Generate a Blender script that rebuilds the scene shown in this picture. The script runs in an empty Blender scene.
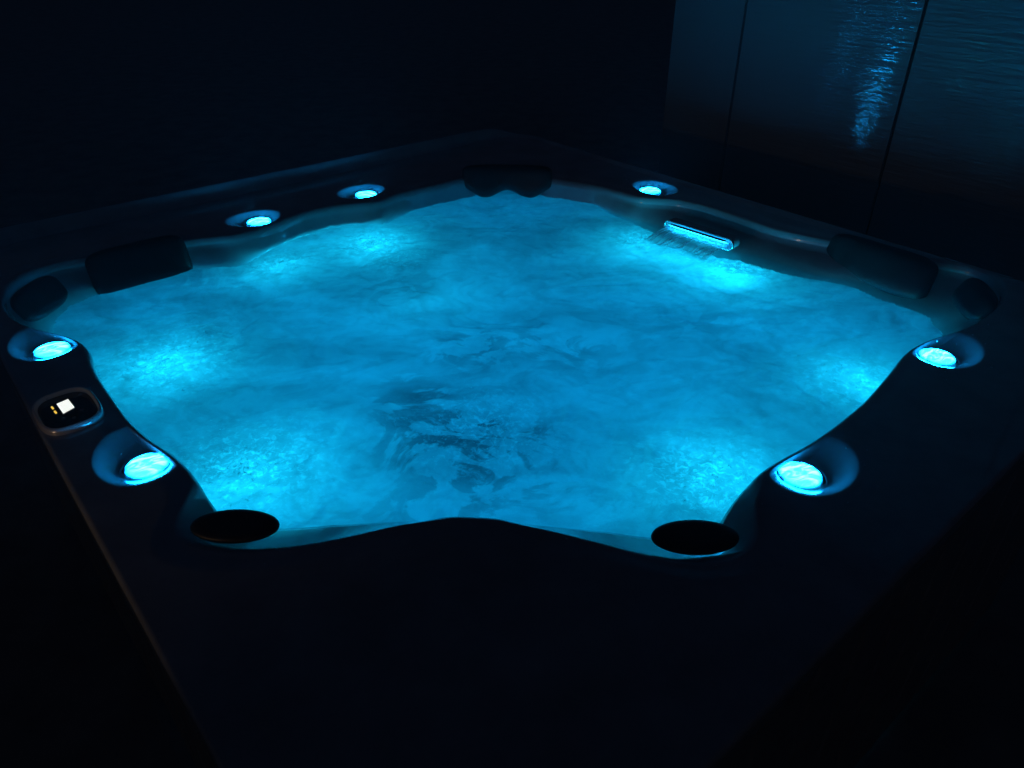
import bpy, bmesh, math, random
import numpy as np
from mathutils import Vector, Matrix
random.seed(7); rng = np.random.default_rng(11)
S = bpy.context.scene; COL = S.collection
R = math.radians
# ------------------------------------------------------------------ camera
F, PITCH, CAMZ = 755.0, R(32.4), 1.76
sp, cp = math.sin(PITCH), math.cos(PITCH)
def at(px, py, z):
    r = (px-512)/F; v = (py-384)/F
    dn = sp+v*cp; t = (CAMZ-z)/dn
    return Vector((r*t, (cp-v*sp)*t, z))
cd = bpy.data.cameras.new('camera'); cam = bpy.data.objects.new('camera', cd); COL.objects.link(cam)
cam.location = (0,0,CAMZ); cam.rotation_euler = (math.pi/2-PITCH,0,0)
cd.sensor_width = 36; cd.lens = F/1024*36; cd.clip_start = .02; cd.clip_end = 500
S.camera = cam
S.view_settings.view_transform = 'Standard'; S.view_settings.look = 'None'; S.view_settings.gamma = 1
S.view_settings.exposure = 0
w = bpy.data.worlds.new('World'); S.world = w; w.use_nodes = True
nt = w.node_tree; bg = nt.nodes['Background']
sky = nt.nodes.new('ShaderNodeTexSky'); sky.sky_type = 'NISHITA'; sky.sun_disc = False
sky.sun_elevation = R(-4); sky.sun_rotation = R(200)
ad = nt.nodes.new('ShaderNodeMix'); ad.data_type = 'RGBA'; ad.blend_type = 'ADD'; ad.inputs['Factor'].default_value = 1
nt.links.new(sky.outputs[0], ad.inputs['A']); ad.inputs['B'].default_value = (.0002,.0035,.019,1)      # even blue fill added to the night sky, turns the unlit deck navy
nt.links.new(ad.outputs['Result'], bg.inputs[0]); bg.inputs[1].default_value = 0.15

# ------------------------------------------------------------------ helpers
def obj(name, verts, faces, mat, parent=None, smooth=True):
    me = bpy.data.meshes.new(name); me.from_pydata([tuple(v) for v in verts], [], faces); me.update()
    if smooth: me.polygons.foreach_set('use_smooth', [True]*len(me.polygons))
    o = bpy.data.objects.new(name, me); COL.objects.link(o)
    if mat: me.materials.append(mat)
    if parent: o.parent = parent
    return o
def from_bm(name, bm, mat, parent=None, smooth=True):
    me = bpy.data.meshes.new(name); bm.to_mesh(me); bm.free()
    if smooth: me.polygons.foreach_set('use_smooth', [True]*len(me.polygons))
    o = bpy.data.objects.new(name, me); COL.objects.link(o); me.materials.append(mat)
    if parent: o.parent = parent
    return o
def tag(o, label=None, cat=None, group=None, kind=None):
    if label: o['label'] = label
    if cat: o['category'] = cat
    if group: o['group'] = group
    if kind: o['kind'] = kind
    return o
class NT:
    def __init__(s, name):
        s.m = bpy.data.materials.new(name); s.m.use_nodes = True; s.t = s.m.node_tree
        s.b = s.t.nodes['Principled BSDF']; s.out = s.t.nodes['Material Output']
    def n(s, typ, **kw):
        x = s.t.nodes.new(typ)
        for k, v in kw.items():
            if k in x.inputs: x.inputs[k].default_value = v
            else: setattr(x, k, v)
        return x
    def l(s, a, b): s.t.links.new(a, b)
def pmat(name, col, rough=.5, metal=0, coat=0, noise=0, nscale=40, bump=0, bscale=200, spec=.5):
    k = NT(name); b = k.b
    b.inputs['Base Color'].default_value = (*col,1); b.inputs['Roughness'].default_value = rough
    b.inputs['Metallic'].default_value = metal; b.inputs['Coat Weight'].default_value = coat; b.inputs['Coat Roughness'].default_value = .05
    b.inputs['Specular IOR Level'].default_value = spec
    tc = k.n('ShaderNodeTexCoord')
    if noise:
        nz = k.n('ShaderNodeTexNoise', Scale=nscale, Detail=6.0, Roughness=.6); k.l(tc.outputs['Object'], nz.inputs['Vector'])
        cr = k.n('ShaderNodeValToRGB'); k.l(nz.outputs[0], cr.inputs[0])
        cr.color_ramp.elements[0].position=.3; cr.color_ramp.elements[1].position=.7
        cr.color_ramp.elements[0].color = (*[c*(1-noise) for c in col],1); cr.color_ramp.elements[1].color = (*[min(1,c*(1+noise)) for c in col],1)
        k.l(cr.outputs[0], b.inputs['Base Color'])
        mr = k.n('ShaderNodeMapRange'); k.l(nz.outputs[0], mr.inputs[0]); mr.inputs[3].default_value = rough*.7; mr.inputs[4].default_value = rough*1.4
        k.l(mr.outputs[0], b.inputs['Roughness'])
    if bump:
        n2 = k.n('ShaderNodeTexNoise', Scale=bscale, Detail=4.0); k.l(tc.outputs['Object'], n2.inputs['Vector'])
        bp = k.n('ShaderNodeBump', Strength=bump, Distance=.002); k.l(n2.outputs[0], bp.inputs['Height']); k.l(bp.outputs[0], b.inputs['Normal'])
    return k.m
def emat(name, col, st):
    k = NT(name); b = k.b
    b.inputs['Base Color'].default_value = (.02,.02,.02,1)
    b.inputs['Emission Color'].default_value = (*col,1); b.inputs['Emission Strength'].default_value = st
    return k.m
M = {}
M['shell'] = pmat('pearl_acrylic', (.31,.34,.38), .2, coat=1, noise=.18, nscale=9, bump=.05, bscale=60)
M['pillow'] = pmat('black_foam', (.022,.024,.03), .42, noise=.2, nscale=30, bump=.25, bscale=350)
M['cabinet'] = pmat('dark_cabinet', (.2,.2,.21), .5, noise=.3, nscale=20)
M['chrome'] = pmat('chrome', (.75,.76,.78), .12, metal=1)
M['clear'] = pmat('clear_ring', (.35,.4,.45), .06, coat=1)
M['black'] = pmat('black_gloss', (.008,.008,.01), .08)
M['rubber'] = pmat('dark_gap', (.012,.012,.014), .5)
M['patio'] = pmat('patio_concrete', (.26,.26,.26), .8, noise=.3, nscale=6, bump=.3, bscale=60)
M['screen_lit'] = emat('display_backlight', (.95,1,.95), 1.0)
M['icon'] = emat('amber_icon', (1,.62,.08), .9)
M['drop'] = pmat('water_drop', (.5,.6,.7), .03, coat=1)
M['post'] = pmat('dark_post', (.012,.014,.016), .5)
# lens: ribbed plastic over an LED
k = NT('light_lens'); b = k.b
tc = k.n('ShaderNodeTexCoord'); mp = k.n('ShaderNodeMapping'); mp.inputs['Scale'].default_value = (26,58,20)
k.l(tc.outputs['Object'], mp.inputs[0])
nz = k.n('ShaderNodeTexNoise', Scale=1.0, Detail=3.0, Roughness=.55, Distortion=1.2); k.l(mp.outputs[0], nz.inputs['Vector'])
cr = k.n('ShaderNodeValToRGB'); k.l(nz.outputs[0], cr.inputs[0])
e = cr.color_ramp.elements; e[0].position=.36; e[0].color=(.0002,.009,.03,1); e[1].position=.62; e[1].color=(.0022,.19,.46,1)
x = cr.color_ramp.elements.new(.47); x.color=(.0004,.07,.19,1)
k.l(cr.outputs[0], b.inputs['Emission Color']); vl = k.n('ShaderNodeVectorMath', operation='LENGTH'); k.l(tc.outputs['Object'], vl.inputs[0])
rm = k.n('ShaderNodeMapRange'); rm.interpolation_type = 'SMOOTHERSTEP'; k.l(vl.outputs['Value'], rm.inputs[0])
for q_, v_ in zip((1,2,3,4), (.0385,.029,2.0,360.0)): rm.inputs[q_].default_value = v_
k.l(rm.outputs[0], b.inputs['Emission Strength'])
b.inputs['Base Color'].default_value = (.1,.2,.25,1); b.inputs['Roughness'].default_value=.15
M['lens'] = k.m

# ------------------------------------------------------------------ tub outline, in metres on the rim plane
ZD, ZW = .92, .845                       # deck height, water height
FAR, LEFT = at(516,130,ZD), at(-76,256,ZD)
U1 = (FAR-LEFT).normalized()            # along the far-left side
U2 = Vector((-U1.y, U1.x, 0))           # along the left side, away from the camera
LEFT = LEFT+U1*.055
H1 = (FAR-LEFT).length/2; H2 = 1.18       # half width, half length
NEAR = LEFT-U2*H2*2
CEN = (FAR+NEAR)/2
YAW = math.atan2(U1.y, U1.x)
NA = 1500
TH = np.linspace(0, 2*math.pi, NA, endpoint=False)
def polar(pts, sm=3):
    a = np.array([math.atan2(p.y-CEN.y, p.x-CEN.x) % (2*math.pi) for p in pts]); r = np.array([math.hypot(p.x-CEN.x, p.y-CEN.y) for p in pts])
    o = np.argsort(a); a = a[o]; r = r[o]
    # interpolate in cartesian between points so straight stays straight
    out = np.interp(TH, a, r, period=2*math.pi)
    A = np.concatenate([a, [a[0]+2*math.pi]]); RR = np.concatenate([r, [r[0]]])
    th = np.where(TH < a[0], TH+2*math.pi, TH)
    i = np.clip(np.searchsorted(A, th, side='right')-1, 0, len(A)-2)
    a0, a1, r0, r1 = A[i], A[i+1], RR[i], RR[i+1]
    den = r0*np.sin(th-a0)+r1*np.sin(a1-th)
    out = np.where(np.abs(den) > 1e-9, r0*r1*np.sin(a1-a0)/np.where(np.abs(den)>1e-9,den,1), r0)
    kx = np.arange(-3*sm, 3*sm+1); kk = np.exp(-kx**2/(2*sm*sm)); kk /= kk.sum()
    e = np.concatenate([out[-3*sm:], out, out[:3*sm]])
    return np.convolve(e, kk, 'valid')
near_right = [(713,520),(722,508),(735,491),(748,480),(760,471),(775,462),(790,454),(805,446),(830,429),(862,403),(878,385),(890,371),(899,358),(908,350),(922,343),(942,337)]
near_left = [(92,352),(93,364),(100,378),(115,399),(130,420),(150,439),(175,455),(190,468),(200,481),(215,500),(227,511)]
front = [(252,519,.880),(278,524,.882),(330,520,.895),(400,516,.898),(450,515,.900),(520,518,.898),(570,523,.895),(610,527,.893),(652,533,.882),(690,531,.880)]
far_edge = [(965,331),(983,318),(998,305),(1003,293),(992,280),(968,270),(940,266),(912,262),(880,256),(850,249),(820,243),(795,238),(770,232),(740,221),(700,208),(675,203),(640,201),(615,194),(600,190),(575,186),(550,182),(510,171),
            (462,182),(430,190),(400,197),(380,205),(335,209),(305,216),(280,225),(255,235),(230,240),(190,243),(140,254),(90,262),(55,267),(25,277),(8,290),(4,305),(14,321),(35,332),(62,336),(84,342)]
Bp = [at(x,y,.905) for x,y in near_right+near_left+far_edge]+[at(*p) for p in front]
rB = polar(Bp, 6)
Wp = [at(x,y,ZW) for x,y in [(943,337),(934,330),(928,317),(893,306),(856,290),(832,283),(807,280),(780,276),(750,269),(700,255),(660,240),(640,230),(630,224),(610,216),(590,204),(552,196),(527,190),(512,186),(490,188),(480,194),(455,199),(425,205),(400,219),(385,226),(360,226),(330,230),(287,244),(262,256),(242,265),(230,267),(215,266),(185,270),(150,282),(115,291),(103,291),(75,303),(58,320),(53,337)]]
nearW = [at(x,y,.905) for x,y in near_right[:-1]+near_left[1:]]+[at(*p) for p in front]
rW = np.minimum(polar(Wp+nearW), rB-.004)
Cp = [at(x,y,ZD) for x,y in [(775,463),(762,484),(755,506),(760,529),(756,545),(737,557),(690,563),(640,553),(600,542),(550,529),(500,519),(450,517),(400,523),(340,538),(290,548),(235,552),(205,549),(182,542),(171,530),(174,514),(192,488),(190,468)]]
aC = [math.atan2(p.y-CEN.y, p.x-CEN.x) % (2*math.pi) for p in Cp]
rC0 = polar(Cp, 2)
rC = rB+.016
msk = (TH > min(aC)) & (TH < max(aC)); rC = np.where(msk, np.maximum(rC, rC0), rC)
kx = np.arange(-9,10); kk = np.exp(-kx**2/18.); kk /= kk.sum(); rC = np.convolve(np.concatenate([rC[-9:], rC, rC[:9]]), kk, 'valid')
zB = polar.__call__(Bp)*0+.905
fa = np.array([math.atan2(at(*p).y-CEN.y, at(*p).x-CEN.x) % (2*math.pi) for p in front]); fz = np.array([p[2] for p in front]); 
for p_ in ((215,500,.888),(227,511,.876),(713,520,.876),(725,503,.888)):
    q_ = at(*p_); fa = np.append(fa, math.atan2(q_.y-CEN.y, q_.x-CEN.x) % (2*math.pi)); fz = np.append(fz, p_[2])
o_ = np.argsort(fa)
zB = -.006*0+np.interp(TH, np.concatenate([[fa.min()-.08], fa[o_], [fa.max()+.08]]), np.concatenate([[.905], fz[o_], [.905]]))
# rounded square
def rsq(th, h1, h2, rad):
    c = np.cos(th-YAW); s = np.sin(th-YAW); lo = np.zeros_like(th); hi = np.ones_like(th)*3
    for _ in range(40):
        m = (lo+hi)/2; qx = np.abs(m*c)-h1+rad; qy = np.abs(m*s)-h2+rad
        d = np.hypot(np.maximum(qx,0), np.maximum(qy,0))+np.minimum(np.maximum(qx,qy),0)-rad
        lo = np.where(d<0, m, lo); hi = np.where(d<0, hi, m)
    return lo
rO = rsq(TH, H1, H2, .16)
# lamps: pixel centre on the deck, direction of the scoop (unit, plan), size of the scoop
def d2(a, b): return (b-a).normalized()
lamps = [(52,350,'l'),(147,466,'l'),(259,222,'f'),(366,195,'f'),(650,191,'g'),(937,357,'r'),(800,475,'r')]
labels = {}
DIR = {'l':U2, 'f':-U1, 'g':-U2, 'r':U1}
LZ = ZD-.014
DISH = []
for px,py,s in lamps:
    c = at(px,py,LZ); d = DIR[s].copy(); n = Vector((-d.y,d.x,0))
    out = (c-Vector((CEN.x,CEN.y,LZ))).normalized()
    if n.dot(out) < 0: n = -n
    d = (d+Vector((0,.40,0))).normalized() if s in 'lr' else d
    n = Vector((-d.y,d.x,0)); n = -n if n.dot(out) < 0 else n
    a_, b_ = (.104,.077) if s in 'lr' else (.088,.068)
    c2 = c+d*(.032 if s in 'lr' else .012)+n*(.008 if s in 'lr' else .010)
    DISH.append((c, c2, d, n, a_, b_))
def smooth01(t): t = np.clip(t,0,1); return t*t*(3-2*t)
def deck_z(X, Y, dO, dC):
    z = np.full_like(X, ZD)
    px_ = (X-CEN.x)*U1.x+(Y-CEN.y)*U1.y; py_ = (X-CEN.x)*U2.x+(Y-CEN.y)*U2.y
    farside = smooth01((np.maximum(px_-H1, py_-H2)+.32)/.2)         # the two far sides have a rolled ridge
    rs = smooth01((.062-dO)/.030)*smooth01(dO/.03+.15)
    z += (.006+.036*smooth01((py_-H2-px_+H1+.05)/.25))*farside*rs
    z += -.004*smooth01(1-dC/.05)
    for c, c2, d, n, a_, b_ in DISH:
        u = (X-c2.x)*d.x+(Y-c2.y)*d.y; v = (X-c2.x)*n.x+(Y-c2.y)*n.y
        q = np.sqrt((u/a_)**2+(v/b_)**2)
        rr = np.hypot(X-c.x, Y-c.y)
        flat = smooth01((rr-.050)/.05)
        bowl = .35*smooth01((1-q)/.5)+.65*np.clip((1-q)/.6,0,1)
        z += (LZ-.007-ZD)*bowl
    return z
rings = []
ct, st = np.cos(TH), np.sin(TH)
def ring(r, z): rings.append(np.stack([CEN.x+r*ct, CEN.y+r*st, np.broadcast_to(z, r.shape).astype(float)], 1))
ring(rW*.55, .22); ring(rW*.80, .26); ring(rW*.86, .45); ring(rW*.93, .50); ring(rW*.97, .62)
for t in (0,.15,.3,.45,.6,.75,.9,1): ring(rW+(rB-rW)*t**1.6, ZW-.06+(zB-.012-ZW+.06)*t)
for t in (.12,.3,.5,.7,.85,1):
    a = t*math.pi/2
    w_ = (rC-rB)
    big = smooth01((w_-.02)/.02)
    rr = rB+w_*(1-math.cos(a))*(1-big)+w_*t*big
    zz = zB-.012+(ZD-.004-zB+.012)*(math.sin(a)*(1-big)+t*big)
    ring(rr, zz)
ND = 64
for i in range(1, ND+1):
    t = i/ND; r = rC+(rO-.0-rC)*t
    X = CEN.x+r*ct; Y = CEN.y+r*st
    ring(r, deck_z(X, Y, (rO-r), r-rC))
for t in (.15,.3,.45,.6,.8,1):
    a = t*math.pi/2; ring(rO+.009*math.sin(a), ZD-.009*(1-math.cos(a)))
ring(rO+.009, ZD-.035); ring(rO+.004, ZD-.04); ring(rO-.03, ZD-.04)
V = np.concatenate(rings); nr = len(rings)
i = np.arange(NA); j = (i+1) % NA
faces = []
for q in range(nr-1):
    faces += np.stack([q*NA+i, q*NA+j, (q+1)*NA+j, (q+1)*NA+i], 1).tolist()
faces.append([int(v) for v in range(NA)][::-1])
tub = bpy.data.objects.new('hot_tub', None); COL.objects.link(tub); tub.location = (0,0,0)
tag(tub, 'square hot tub with glowing blue rim lights and black headrests, full of churning water', 'hot tub')
shell = obj('shell', V.tolist(), faces, M['shell'], tub)
# cabinet: rounded square skirt of vertical boards
cv, cf = [], []
rc = rO-.02
for z in (.02, ZD-.038):
    pl = rc-.004*(np.abs(((np.arange(NA)) % 30)-15) > 13)
    cv += np.stack([CEN.x+pl*ct, CEN.y+pl*st, np.full(NA, z)], 1).tolist()
cf = [[a, b_, b_+NA, a+NA] for a, b_ in zip(i.tolist(), j.tolist())]
obj('cabinet', cv, cf, M['cabinet'], tub, smooth=False)

# ------------------------------------------------------------------ lathe helper + rim lights
def lathe(name, prof, mat, parent, loc, n=48, cap=False):
    vs, fs = [], []
    for (r, z) in prof:
        for a in range(n): vs.append((loc[0]+r*math.cos(a*2*math.pi/n), loc[1]+r*math.sin(a*2*math.pi/n), loc[2]+z))
    for q in range(len(prof)-1):
        for a in range(n): fs.append([q*n+a, q*n+(a+1)%n, (q+1)*n+(a+1)%n, (q+1)*n+a])
    if cap: fs.append([(len(prof)-1)*n+a for a in range(n)])
    return obj(name, vs, fs, mat, parent)
lens0 = None
for c, c2, d, n, a_, b_ in DISH:
    holder = lathe('rim_light', [(.0505,-.012),(.0495,-.005),(.0475,-.0025),(.0455,-.003),(.0445,-.008)], M['clear'], tub, (c.x,c.y,LZ))
    lathe('gasket', [(.0445,-.008),(.0443,-.005),(.0395,-.0045),(.039,-.006)], M['rubber'], holder, (c.x,c.y,LZ))
    o = lathe('lens', [(.0385,-.006),(.038,.0005),(.036,.0020),(.029,.0042),(.018,.0054),(.006,.006)], M['lens'], holder, (0,0,0), cap=True)
    o.location = (c.x,c.y,LZ); o.rotation_euler = (0,0,math.atan2(-U1.y,-U1.x)+random.uniform(-.6,.6))

# ------------------------------------------------------------------ headrests
def slab(name, cen, tang, up, nrm, hw, top, bot, thick, parent, nu=40, nv=24, pu=5, pv=4, bulge=0):
    """rounded cushion: outline between top(u) and bot(u), u in -1..1"""
    vs, fs = [], []
    for side in (1,-1):
        for a in range(nu+1):
            u = math.sin((a/nu*2-1)*math.pi/2)
            for b in range(nv+1):
                s = math.sin((b/nv*2-1)*math.pi/2)
                lim = (1-abs(u)**pu)**(1/pu)
                t0, b0 = top(u), bot(u); m = (t0+b0)/2; h = (t0-b0)/2*lim
                y = m+h*s
                th = thick*max(0,(1-abs(s)**pv))**.5*max(0,(1-abs(u)**pu))**.5
                if side < 0: th *= .6
                p = cen+tang*(hw*u)+up*y+nrm*(side*th-bulge*u*u)
                vs.append(p)
    N = (nu+1)*(nv+1)
    for side in (0,1):
        for a in range(nu):
            for b in range(nv):
                q = [side*N+a*(nv+1)+b, side*N+(a+1)*(nv+1)+b, side*N+(a+1)*(nv+1)+b+1, side*N+a*(nv+1)+b+1]
                fs.append(q if side else q[::-1])
    o = obj(name, vs, fs, M['pillow'], parent)
    bm = bmesh.new(); bm.from_mesh(o.data); bmesh.ops.remove_doubles(bm, verts=bm.verts, dist=.0004); bmesh.ops.recalc_face_normals(bm, faces=bm.faces); bm.to_mesh(o.data); bm.free()
    return o
Z = Vector((0,0,1))
def tilt(nrm, deg): a = R(deg); return (Z*math.cos(a)-nrm*math.sin(a)), (nrm*math.cos(a)+Z*math.sin(a))
def inward(t): 
    return t
# far-left side, facing the near right
nf = -U2; up, nn = tilt(nf, 25)
slab('headrest', at(140,265,.880)+nf*.01, U1, up, nn, .138, lambda u:.07, lambda u:-.066, .030, tub)
ng = -U1; up, nn = tilt(ng, 25)
slab('headrest', at(880,266,.880)+ng*.022, -U2, up, nn, .160, lambda u:.07, lambda u:-.066, .030, tub)
nc = (CEN-FAR); nc.z = 0; nc.normalize(); tc_ = Vector((-nc.y,nc.x,0)); up, nn = tilt(nc, 15)
o = slab('headrest', at(508,176,.90)+nc*.045, tc_, up, nn, .165, lambda u:.055, lambda u:-.052+.014*0-.014*math.cos(abs(u)*math.pi*2+math.pi)*(1 if abs(u)<.98 else 1)+.0, .030, tub, nu=60, bulge=-.03)
o['label'] = 'two-lobed headrest in the far corner'
for px,py,cn in ((38,297,LEFT),(977,299,NEAR+(FAR-LEFT))):
    nc = (CEN-cn); nc.z = 0; nc.normalize(); tc_ = Vector((-nc.y,nc.x,0)); up, nn = tilt(nc, 30)
    slab('headrest', at(px,py,.90), tc_, up, nn, .085, lambda u:.04, lambda u:-.05, .03, tub, pu=3)
def dome(px, py, rx, ry, ang, zc, hh):
    c = at(px,py,zc); vs, fs = [], []; n, m = 48, 14
    prof = [(1-.0*k, 0) for k in ()]
    pr = []
    for k_ in range(m+1):
        a = -math.pi/2+math.pi*k_/m
        pr.append((max(.0001,abs(math.cos(a))**.45), math.copysign(abs(math.sin(a))**.9, math.sin(a))))
    for (r, z) in pr:
        for a in range(n):
            t = a*2*math.pi/n; x = rx*r*math.cos(t); y = ry*r*math.sin(t)
            vs.append((c.x+x*math.cos(ang)-y*math.sin(ang), c.y+x*math.sin(ang)+y*math.cos(ang), c.z+hh*z-.18*0))
    for q in range(m):
        for a in range(n): fs.append([q*n+a, q*n+(a+1)%n, (q+1)*n+(a+1)%n, (q+1)*n+a])
    o = obj('headrest', vs, fs, M['pillow'], tub); o['label'] = 'oval headrest beside the near edge of the water'; return o
dome(235,526,.072,.037,R(-2),.915,.009)
dome(695,537,.070,.037,R(2),.915,.009)

# ------------------------------------------------------------------ grab slot and waterfall spout on the far walls
def tube(name, p0, p1, rad, mat, parent, n=12, flat=1):
    ax = (p1-p0); L = ax.length; ax.normalize(); s = ax.cross(Z).normalized(); u = s.cross(ax)
    vs, fs, K = [], [], 16
    for q in range(K+1):
        t = q/K; rr = rad*math.sqrt(max(.0004,1-abs(2*t-1)**12))
        for a in range(n):
            al = a*2*math.pi/n; vs.append(p0+ax*(L*t)+s*(rr*flat*math.cos(al))+u*(rr*math.sin(al)))
    for q in range(K):
        for a in range(n): fs.append([q*n+a, q*n+(a+1)%n, (q+1)*n+(a+1)%n, (q+1)*n+a])
    fs += [[a for a in range(n)][::-1], [K*n+a for a in range(n)]]
    return obj(name, vs, fs, mat, parent)
tube('grab_slot', at(285,242,.842), at(350,221,.842), .010, M['rubber'], tub)
A = at(664,226,.885); Bq = at(727,246,.885)
A = at(666,227,.884); Bq = at(726,246,.884)
tx = (Bq-A).normalized(); nin = Vector((tx.y,-tx.x,0))
if nin.dot(CEN-A) < 0: nin = -nin
A -= nin*.020; Bq -= nin*.020; Lw = (Bq-A).length; mid = (A+Bq)/2
def stadium(hw, r, off, zz, n=14):
    pts = []
    for s in (1,-1):
        for q in range(n+1):
            a = (-math.pi/2+math.pi*q/n) if s > 0 else (math.pi/2+math.pi*q/n)
            pts.append((s*(hw-r)+r*math.cos(a), r*math.sin(a)))
    return [mid+tx*x+Z*(y+zz)+nin*off for x, y in pts]
def loft(name, loops, mat, parent, cap=False):
    n = len(loops[0]); vs = [p for l in loops for p in l]; fs = []
    for q in range(len(loops)-1):
        for a in range(n): fs.append([q*n+a, q*n+(a+1)%n, (q+1)*n+(a+1)%n, (q+1)*n+a])
    if cap: fs.append([(len(loops)-1)*n+a for a in range(n)])
    return obj(name, vs, fs, mat, parent)
hw = Lw/2+.016
spout = loft('waterfall_spout', [stadium(hw,.019,-.03,0),stadium(hw,.019,.004,0),stadium(hw-.001,.018,.006,0),stadium(hw-.004,.015,.006,0),stadium(hw-.005,.014,.004,0),stadium(hw-.005,.014,-.006,0)], M['shell'], tub, cap=True)
loft('spout_trim', [stadium(hw+.001,.020,.002,0),stadium(hw+.001,.020,.006,0),stadium(hw-.0005,.0185,.009,0),stadium(hw-.002,.017,.006,0)], M['chrome'], spout)
tube('spout_lip', A+nin*.011+Z*.010, Bq+nin*.011+Z*.010, .0032, M['chrome'], spout, flat=2.2)
M['strip'] = emat('spout_led', (.006,.40,1), 22.0)
tube('spout_led', A+nin*.008+Z*.004, Bq+nin*.008+Z*.004, .0016, M['strip'], spout)

# ------------------------------------------------------------------ control panel
pc = at(67,408,.93); PR = R(0)
def rsqp(half, p, z, n=64):
    out = []
    for q in range(n):
        a = q*2*math.pi/n; c, s = math.cos(a), math.sin(a); r = half/((abs(c)**p+abs(s)**p)**(1/p))
        out.append(pc+U1*(r*c*.93)+U2*(r*s*1.28)+Z*z)
    return out
P4 = 3.2
cpn = loft('control_panel', [rsqp(.061,P4,-.014),rsqp(.0605,P4,-.004),rsqp(.059,P4,.001),rsqp(.0565,P4,.003),rsqp(.054,P4,.0015),rsqp(.0515,P4,-.005)], M['chrome'], tub)
M['bezel'] = pmat('bezel', (.8,.8,.82), .25, metal=.35)
cpn.data.materials[0] = M['bezel']
face = loft('panel_face', [rsqp(.0520,P4,-.0055),rsqp(.0510,P4,-.0045),rsqp(.02,3,-.0040)], M['black'], cpn, cap=True)
def quad(name, pts, mat, parent): 
    o = obj(name, pts+[p-Z*.002 for p in pts], [[0,1,2,3],[0,4,5,1],[1,5,6,2],[2,6,7,3],[3,7,4,0]], mat, parent, smooth=False); return o
sz = pc.z-.0025
quad('display', [at(56.6,403.8,sz),at(63,413,sz),at(74.2,406.8,sz),at(68,399,sz)], M['screen_lit'], cpn)
for x,y in ((52.2,407.6),(55.2,411.9)):
    quad('indicator', [at(x-1.6,y-.6,sz),at(x+.2,y+1.4,sz),at(x+1.8,y+.4,sz),at(x-.1,y-1.6,sz)], M['icon'], cpn)
for x,y in ((56,392.5),(67,391.5),(63,418.7),(74,418),(82,410),(80,395),(46,399)):
    c = at(x,y,sz-.001); lathe('button', [(.004,0),(.0035,.001),(.002,.0012)], M['cabinet'], cpn, (c.x,c.y,sz-.001), n=16, cap=True)

# ------------------------------------------------------------------ the water
def lattice(seed, n=64): return np.random.default_rng(seed).random((n,n))
def vnoise(x, y, L):
    n = L.shape[0]; xi = np.floor(x).astype(int); yi = np.floor(y).astype(int); fx = x-xi; fy = y-yi
    fx = fx*fx*fx*(fx*(fx*6-15)+10); fy = fy*fy*fy*(fy*(fy*6-15)+10)
    a = L[xi%n, yi%n]; b = L[(xi+1)%n, yi%n]; c = L[xi%n, (yi+1)%n]; d = L[(xi+1)%n, (yi+1)%n]
    return (a*(1-fx)+b*fx)*(1-fy)+(c*(1-fx)+d*fx)*fy
LT = [lattice(s) for s in range(12)]
def fbm(x, y, o=5, s=0, g=.5):
    v = 0; a = 1; t = 0
    for q in range(o):
        v = v+a*vnoise(x*2**q+q*7.3, y*2**q+q*3.1, LT[(s+q)%12]); t += a; a *= g
    return v/t
jets = [(280,264,.8,.10),(372,245,1.0,.12),(400,262,.5,.12),(165,362,1.0,.15),(200,335,.5,.1),(248,470,1.0,.15),(735,270,1.0,.10),(640,240,.9,.10),(690,252,.8,.12),(862,385,.9,.13),(712,478,1.0,.13),(480,430,.8,.14)]
JW = [(at(x,y,ZW),s,r) for x,y,s,r in jets]
ST = .0055
xs = np.arange(CEN.x-1.25, CEN.x+1.25, ST); ys = np.arange(CEN.y-1.25, CEN.y+1.25, ST)
X, Y = np.meshgrid(xs, ys, indexing='ij')
ang = np.arctan2(Y-CEN.y, X-CEN.x) % (2*math.pi); rad = np.hypot(X-CEN.x, Y-CEN.y)
rlim = np.interp(ang, np.append(TH, 2*math.pi), np.append(rW, rW[0]))+.006
wx = fbm(X*2.2+5, Y*2.2, 4, 1)-.5; wy = fbm(X*2.2+9, Y*2.2+4, 4, 3)-.5
Xw = X+wx*.5; Yw = Y+wy*.5
H = .022*(fbm(Xw*3, Yw*3, 4, 2)-.5)
rg = 1-np.abs(2*fbm(Xw*7, Yw*7, 4, 5)-1); H += .004*(rg**2-.35)
H += .005*(fbm(Xw*26, Yw*26, 3, 7)-.5)
act = np.zeros_like(X)
for c,s,r in JW:
    g = s*np.exp(-((X-c.x)**2+(Y-c.y)**2)/(r*r)); act = np.maximum(act, g)
H += act*(.022*(fbm(X*16, Y*16, 4, 4)-.45)+.004)
inside = rad < rlim
idx = -np.ones(X.shape, int); idx[inside] = np.arange(inside.sum())
WV = np.stack([X[inside], Y[inside], ZW+H[inside]], 1)
q0, q1, q2, q3 = idx[:-1,:-1], idx[1:,:-1], idx[1:,1:], idx[:-1,1:]
ok = (q0>=0)&(q1>=0)&(q2>=0)&(q3>=0)
WF = np.stack([q0[ok], q1[ok], q2[ok], q3[ok]], 1)
me = bpy.data.meshes.new('water'); me.from_pydata(WV.tolist(), [], WF.tolist()); me.update()
me.polygons.foreach_set('use_smooth', [True]*len(me.polygons))
at_ = me.attributes.new('churn', 'FLOAT', 'POINT'); at_.data.foreach_set('value', act[inside].astype(np.float32))
cl = np.full_like(X, .12)
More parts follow.
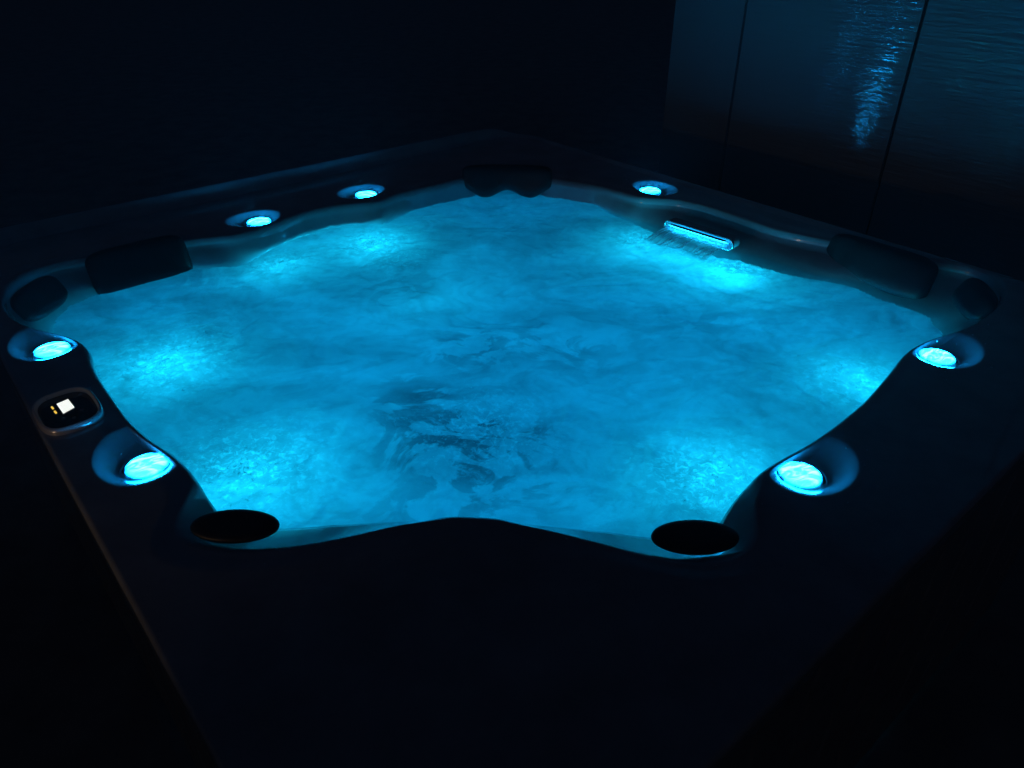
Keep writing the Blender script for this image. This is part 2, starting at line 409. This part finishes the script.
for x,y,s_,r in ((415,400,1,.10),(440,440,1,.13),(500,440,.9,.13),(470,350,.8,.12),(560,345,.6,.14),(470,465,.9,.12),(450,490,.6,.16),(540,470,.6,.12),(410,425,.8,.08),(590,330,.5,.12),(400,290,.5,.1),(700,320,.4,.12)):
    c = at(x,y,ZW); cl = np.maximum(cl, s_*np.exp(-((X-c.x)**2+(Y-c.y)**2)/(r*r)))
a_t = me.attributes.new('clear_patch', 'FLOAT', 'POINT'); a_t.data.foreach_set('value', cl[inside].astype(np.float32))
water = bpy.data.objects.new('water', me); COL.objects.link(water); tag(water, kind='structure')
k = NT('bubbly_water'); t = k.t; t.nodes.remove(k.b)
tc = k.n('ShaderNodeTexCoord'); ca = k.n('ShaderNodeAttribute'); ca.attribute_name = 'churn'
def mapping(sx, sy, rot=0):
    m_ = k.n('ShaderNodeMapping'); m_.inputs['Scale'].default_value = (sx,sy,1); m_.inputs['Rotation'].default_value = (0,0,rot); k.l(tc.outputs['Object'], m_.inputs[0]); return m_.outputs[0]
n1 = k.n('ShaderNodeTexNoise', Scale=1.0, Detail=7.0, Roughness=.52, Distortion=1.1); k.l(mapping(1.7,2.5), n1.inputs['Vector'])
n2 = k.n('ShaderNodeTexNoise', Scale=1.0, Detail=8.0, Roughness=.62, Distortion=2.2); k.l(mapping(6,8,.4), n2.inputs['Vector'])
n3 = k.n('ShaderNodeTexNoise', Scale=70.0, Detail=8.0, Roughness=.7, Distortion=.6); k.l(tc.outputs['Object'], n3.inputs['Vector'])
def mr(src, a, b, c, d, sm=True):
    m_ = k.n('ShaderNodeMapRange'); m_.interpolation_type = 'SMOOTHSTEP' if sm else 'LINEAR'
    for q, v in zip((1,2,3,4), (a,b,c,d)): m_.inputs[q].default_value = v
    k.l(src, m_.inputs[0]); return m_.outputs[0]
def mt(op, a, b):
    m_ = k.n('ShaderNodeMath'); m_.operation = op
    for q, v in enumerate((a,b)):
        if isinstance(v,(int,float)): m_.inputs[q].default_value = v
        else: k.l(v, m_.inputs[q])
    return m_.outputs[0]
f1 = mr(n1.outputs[0], .36, .60, .66, 1.0)
f2 = mr(n2.outputs[0], .36, .58, .80, 1.0)
f3 = mt('MULTIPLY', mr(n3.outputs[0], .47, .68, -.15, .48), ca.outputs['Fac'])
cd_ = k.n('ShaderNodeAttribute'); cd_.attribute_name = 'clear_patch'
n4 = k.n('ShaderNodeTexNoise', Scale=1.0, Detail=8.0, Roughness=.6, Distortion=1.3); k.l(mapping(6.5,7.5,2.3), n4.inputs['Vector'])
dk = mt('MULTIPLY', mr(n4.outputs[0], .485, .545, 0, .62), cd_.outputs['Fac'])
foam = mt('MULTIPLY', mt('MULTIPLY', f1, f2), mt('SUBTRACT', 1.0, dk))
# fresh foam where it churns adds white lace
fo = mt('ADD', mt('MULTIPLY', foam, mt('SUBTRACT', 1.0, mt('MULTIPLY', ca.outputs['Fac'], .15))), f3)
fo = mt('MINIMUM', fo, 1.25)
cm = k.n('ShaderNodeMix'); cm.data_type = 'RGBA'; k.l(fo, cm.inputs['Factor']); cm.inputs['A'].default_value = (.03,.05,.07,1); cm.inputs['B'].default_value = (.62,.66,.70,1); cm.clamp_factor = False
bp = k.n('ShaderNodeBump', Strength=.35, Distance=.006); k.l(n3.outputs[0], bp.inputs['Height'])
tr = k.n('ShaderNodeBsdfTranslucent'); k.l(cm.outputs['Result'], tr.inputs['Color']); k.l(bp.outputs[0], tr.inputs['Normal'])
df = k.n('ShaderNodeBsdfDiffuse'); k.l(cm.outputs['Result'], df.inputs['Color']); k.l(bp.outputs[0], df.inputs['Normal'])
mx = k.n('ShaderNodeMixShader'); mx.inputs[0].default_value = .25; k.l(tr.outputs[0], mx.inputs[1]); k.l(df.outputs[0], mx.inputs[2])
gl = k.n('ShaderNodeBsdfGlossy', Roughness=.09); bp2 = k.n('ShaderNodeBump', Strength=.25, Distance=.004); k.l(n3.outputs[0], bp2.inputs['Height']); k.l(bp2.outputs[0], gl.inputs['Normal'])
fr = k.n('ShaderNodeFresnel', IOR=1.33); mx2 = k.n('ShaderNodeMixShader'); k.l(fr.outputs[0], mx2.inputs[0]); k.l(mx.outputs[0], mx2.inputs[1]); k.l(gl.outputs[0], mx2.inputs[2])
k.l(mx2.outputs[0], k.out.inputs['Surface']); me.materials.append(k.m)

# falling water from the spout: separate ropes and a thin sheet, thick at the lip
k2 = NT('falling_water'); t = k2.t; t.nodes.remove(k2.b)
a1 = k2.n('ShaderNodeBsdfTranslucent'); a1.inputs[0].default_value = (.8,.85,.9,1); a2 = k2.n('ShaderNodeBsdfTransparent'); a3 = k2.n('ShaderNodeBsdfGlossy', Roughness=.1)
m1 = k2.n('ShaderNodeMixShader'); m1.inputs[0].default_value = .75; k2.l(a2.outputs[0], m1.inputs[1]); k2.l(a1.outputs[0], m1.inputs[2])
m2 = k2.n('ShaderNodeMixShader'); m2.inputs[0].default_value = .15; k2.l(m1.outputs[0], m2.inputs[1]); k2.l(a3.outputs[0], m2.inputs[2]); k2.l(m2.outputs[0], k2.out.inputs['Surface'])
vs, fs = [], []
def strand(u0, u1, wd):
    K, n = 14, 8; base = len(vs)
    for q in range(K+1):
        s = q/K; out = .010+.085*s; z = -.003-.036*s**1.7; u = u0+(u1-u0)*s
        c = A+tx*(Lw*u)+nin*out+Z*z
        wd_ = wd*(1-.35*s)*(1+.2*math.sin(q*2.1+u0*9))
        for a in range(n):
            al = a*2*math.pi/n; vs.append(c+tx*(wd_*math.cos(al))+Z*(.0012*math.sin(al)))
    for q in range(K):
        for a in range(n): fs.append([base+q*n+a, base+q*n+(a+1)%n, base+(q+1)*n+(a+1)%n, base+(q+1)*n+a])
for u0,u1,wd in ((.01,-.13,.0035),(.05,-.06,.002),(.13,.06,.002),(.36,.10,.0032),(.38,.20,.0018),(.52,.43,.0028),(.55,.36,.0016),(.70,.60,.0016),(.86,.62,.0024),(.95,.70,.003),(.99,.82,.002)): strand(u0,u1,wd)
str_v, str_f = vs, fs
vs, fs = [], []
KU, KS = 60, 16
for side in (0,1):
    for q in range(KS+1):
        s = q/KS
        for a in range(KU+1):
            u = a/KU; uu = u*(1-.06*s)-.13*s*(1-u)-.05*s*u
            rip = .0016*math.sin(u*31+s*2)+.0010*math.sin(u*73-s*5)
            vs.append(A+tx*(Lw*uu)+nin*(.010+.085*s)+Z*(-.003-.036*s**1.7+rip*s-side*.0012))
NN = (KU+1)*(KS+1)
for side in (0,1):
    for q in range(KS):
        for a in range(KU):
            f_ = [side*NN+q*(KU+1)+a, side*NN+q*(KU+1)+a+1, side*NN+(q+1)*(KU+1)+a+1, side*NN+(q+1)*(KU+1)+a]; fs.append(f_ if side else f_[::-1])
def fall_mat(name, op):
    k_ = NT(name); k_.t.nodes.remove(k_.b)
    p1 = k_.n('ShaderNodeBsdfTranslucent'); p1.inputs[0].default_value = (.85,.9,.95,1); p2 = k_.n('ShaderNodeBsdfTransparent'); p3 = k_.n('ShaderNodeBsdfGlossy', Roughness=.12)
    p4 = k_.n('ShaderNodeBsdfDiffuse'); p4.inputs[0].default_value = (.85,.9,.95,1); x0 = k_.n('ShaderNodeMixShader'); k_.l(p1.outputs[0], x0.inputs[1]); k_.l(p4.outputs[0], x0.inputs[2])
    x1 = k_.n('ShaderNodeMixShader'); x1.inputs[0].default_value = op; k_.l(p2.outputs[0], x1.inputs[1]); k_.l(x0.outputs[0], x1.inputs[2])
    x2 = k_.n('ShaderNodeMixShader'); x2.inputs[0].default_value = .12; k_.l(x1.outputs[0], x2.inputs[1]); k_.l(p3.outputs[0], x2.inputs[2]); k_.l(x2.outputs[0], k_.out.inputs['Surface']); return k_.m
cas = obj('cascade', vs, fs, fall_mat('falling_sheet', .32)); tag(cas, 'thin lit sheet of water falling from the wall spout into the tub', 'waterfall', kind='stuff')
obj('water_strand', str_v, str_f, fall_mat('falling_strand', .9), cas)['kind'] = 'stuff'

# spray beads and foam lace over the jets; drops on the rim
def beads(name, spots, mat, label, cat):
    bm = bmesh.new()
    for x,y,z,r in spots:
        bmesh.ops.create_icosphere(bm, subdivisions=1, radius=r, matrix=Matrix.Translation((x,y,z)) @ Matrix.Diagonal((1,1,.6,1)))
    o = from_bm(name, bm, mat); tag(o, label, cat, kind='stuff'); return o
def wz(x, y):
    a = int(round((x-xs[0])/ST)); b_ = int(round((y-ys[0])/ST))
    if 0 <= a < len(xs) and 0 <= b_ < len(ys) and inside[a,b_]: return ZW+H[a,b_]
    return None
k3 = NT('foam_bead'); k3.t.nodes.remove(k3.b); b1 = k3.n('ShaderNodeBsdfTranslucent'); b1.inputs[0].default_value = (.95,.97,1,1); b2 = k3.n('ShaderNodeBsdfGlass', Roughness=.1, IOR=1.2)
bm_ = k3.n('ShaderNodeMixShader'); bm_.inputs[0].default_value = .35; k3.l(b1.outputs[0], bm_.inputs[1]); k3.l(b2.outputs[0], bm_.inputs[2]); k3.l(bm_.outputs[0], k3.out.inputs['Surface'])
sp_ = []
for (c,s,r),nn_ in zip(JW,(130,150,40,170,60,170,110,170,60,50,70,120)):
    for q in range(nn_):
        a = random.uniform(0,6.28); d = abs(random.gauss(0,.55))*r; x = c.x+d*math.cos(a); y = c.y+d*math.sin(a); z = wz(x,y)
        if z: sp_.append((x,y,z+random.choice((0,.0005,.001,.006*random.random())),random.uniform(.0008,.0022)))
beads('foam', sp_, k3.m, 'fine white bubbles and spray over the churning jets', 'foam')
dr = []
for c, c2, d, n, a_, b_ in DISH:
    for q in range(9):
        a = random.uniform(0,6.28); e_ = random.uniform(1.03,1.5); x = c2.x+d.x*a_*e_*math.cos(a)+n.x*b_*e_*math.sin(a); y = c2.y+d.y*a_*e_*math.cos(a)+n.y*b_*e_*math.sin(a)
        rr = math.hypot(x-CEN.x,y-CEN.y); q_ = int((math.atan2(y-CEN.y,x-CEN.x)%(2*math.pi))/(2*math.pi)*NA)%NA
        if rC[q_]+.01 < rr < rO[q_]-.09: dr.append((x,y,ZD,random.uniform(.0012,.0028)))
for q in range(60):
    q_ = random.randrange(NA); rr = rC[q_]+random.uniform(.01,.06)
    if rr < rO[q_]-.09: dr.append((CEN.x+rr*ct[q_], CEN.y+rr*st[q_], ZD-.002, random.uniform(.001,.0025)))
beads('water_drops', dr, M['drop'], 'scattered water drops on the dark rim', 'water drops')

# ------------------------------------------------------------------ setting
def box(name, c, ax, half, mat, parent=None):
    a, b_, cc = ax; vs = []
    for sx in (-1,1):
        for sy in (-1,1):
            for szz in (-1,1): vs.append(Vector(c)+a*half[0]*sx+b_*half[1]*sy+cc*half[2]*szz)
    return obj(name, vs, [[0,1,3,2],[4,6,7,5],[0,4,5,1],[2,3,7,6],[0,2,6,4],[1,5,7,3]], mat, parent, smooth=False)
g = obj('patio', [(-60,-60,0),(60,-60,0),(60,60,0),(-60,60,0)], [[0,1,2,3]], M['patio'], smooth=False); tag(g, kind='structure')
# privacy screen of wide glossy ribbed panels behind the far-right side
k = NT('ribbed_panel'); b = k.b
b.inputs['Base Color'].default_value = (.24,.27,.30,1); b.inputs['Roughness'].default_value = .08; b.inputs['Metallic'].default_value = .12
tc = k.n('ShaderNodeTexCoord'); mp = k.n('ShaderNodeMapping'); mp.inputs['Scale'].default_value = (4.0,4.0,44); k.l(tc.outputs['Object'], mp.inputs[0])
nz = k.n('ShaderNodeTexNoise', Scale=1.6, Detail=3.0, Roughness=.55); k.l(mp.outputs[0], nz.inputs['Vector'])
bpn = k.n('ShaderNodeBump', Strength=1.0, Distance=.0042); k.l(nz.outputs[0], bpn.inputs['Height']); k.l(bpn.outputs[0], b.inputs['Normal'])
M['panel'] = k.m
NRM = U1.copy()
def az(px, C):     # crossing of the vertical through (px, 0) with the wall plane
    tx_ = ((px-512)/F)/(cp+384/F*sp); tt = C/(NRM.x*tx_+NRM.y); return Vector((tt*tx_, tt, 0))
WC = 2.82
scr = bpy.data.objects.new('privacy_screen', None); COL.objects.link(scr); tag(scr, 'tall dark privacy screen of ribbed glossy panels behind the hot tub', 'privacy screen')
cuts = [az(678,WC), az(750,WC), az(930,WC)]
pw = (cuts[2]-cuts[1]).length
cuts.append(cuts[2]+(cuts[2]-cuts[1])); cuts.append(cuts[3]+(cuts[2]-cuts[1]))
for a, b_ in zip(cuts[:-1], cuts[1:]):
    L = (b_-a).length; dd = (b_-a).normalized(); c = (a+b_)/2+Z*1.3
    box('screen_panel', c, (dd, NRM, Z), (L/2-.006,.02,1.25), M['panel'], scr)
for c in cuts[1:]:
    box('post', c+Z*1.3+NRM*.012, (U2, NRM, Z), (.005,.02,1.3), M['post'], scr)

# ------------------------------------------------------------------ lights under the water and the warm house lamp
def point(loc, e, col, rad=.05, name='underwater_light'):
    l = bpy.data.lights.new(name, 'POINT'); l.energy = e; l.color = col; l.shadow_soft_size = rad
    o = bpy.data.objects.new(name, l); COL.objects.link(o); o.location = loc; return o
KL = 1.0
hm = bpy.data.materials.new('haze'); hm.use_nodes = True; hn = hm.node_tree; hn.nodes.clear()
ho = hn.nodes.new('ShaderNodeOutputMaterial'); hv = hn.nodes.new('ShaderNodeVolumePrincipled'); hv.inputs['Color'].default_value = (.8,.9,1,1); hv.inputs['Density'].default_value = .015
hn.links.new(hv.outputs[0], ho.inputs['Volume'])
hz = box('haze', (0,0,1.25), (Vector((1,0,0)),Vector((0,1,0)),Z), (8,8,2.25), hm); tag(hz, kind='stuff')
for (x,y,e,dz) in [(280,266,.55,.10),(375,246,.9,.11),(168,366,.8,.12),(250,472,.9,.13),(735,274,.8,.10),(640,244,.55,.10),(690,256,.5,.11),(868,384,.6,.12),(712,478,.8,.13),(425,300,.3,.2)]:
    c = at(x,y,ZW); v = (CEN-c); v.z = 0
    point(c-Z*dz*.85, e*2.05*KL, (.006,.68,1.0), .04)
for (x,y,e,dz) in [(500,215,1.6,.34),(330,300,2.0,.38),(480,330,2.4,.42),(690,310,2.2,.38),(820,330,1.4,.34),(300,420,1.8,.36),(480,470,1.6,.38),(620,430,2.2,.36),(150,310,.9,.3)]:
    point(at(x,y,ZW)-Z*dz, e*.88*KL, (0,.395,1.0), .10)
sl = bpy.data.lights.new('house_lamp', 'SPOT'); sl.energy = 5.0; sl.color = (1,.62,.36); sl.shadow_soft_size = .06; sl.spot_size = R(34); sl.spot_blend = 1.0
hl = bpy.data.objects.new('house_lamp', sl); COL.objects.link(hl); hl.location = (-1.75,-.25,1.06)
hl.rotation_euler = (Vector((-.76,.85,.98))-hl.location).to_track_quat('-Z','Y').to_euler()
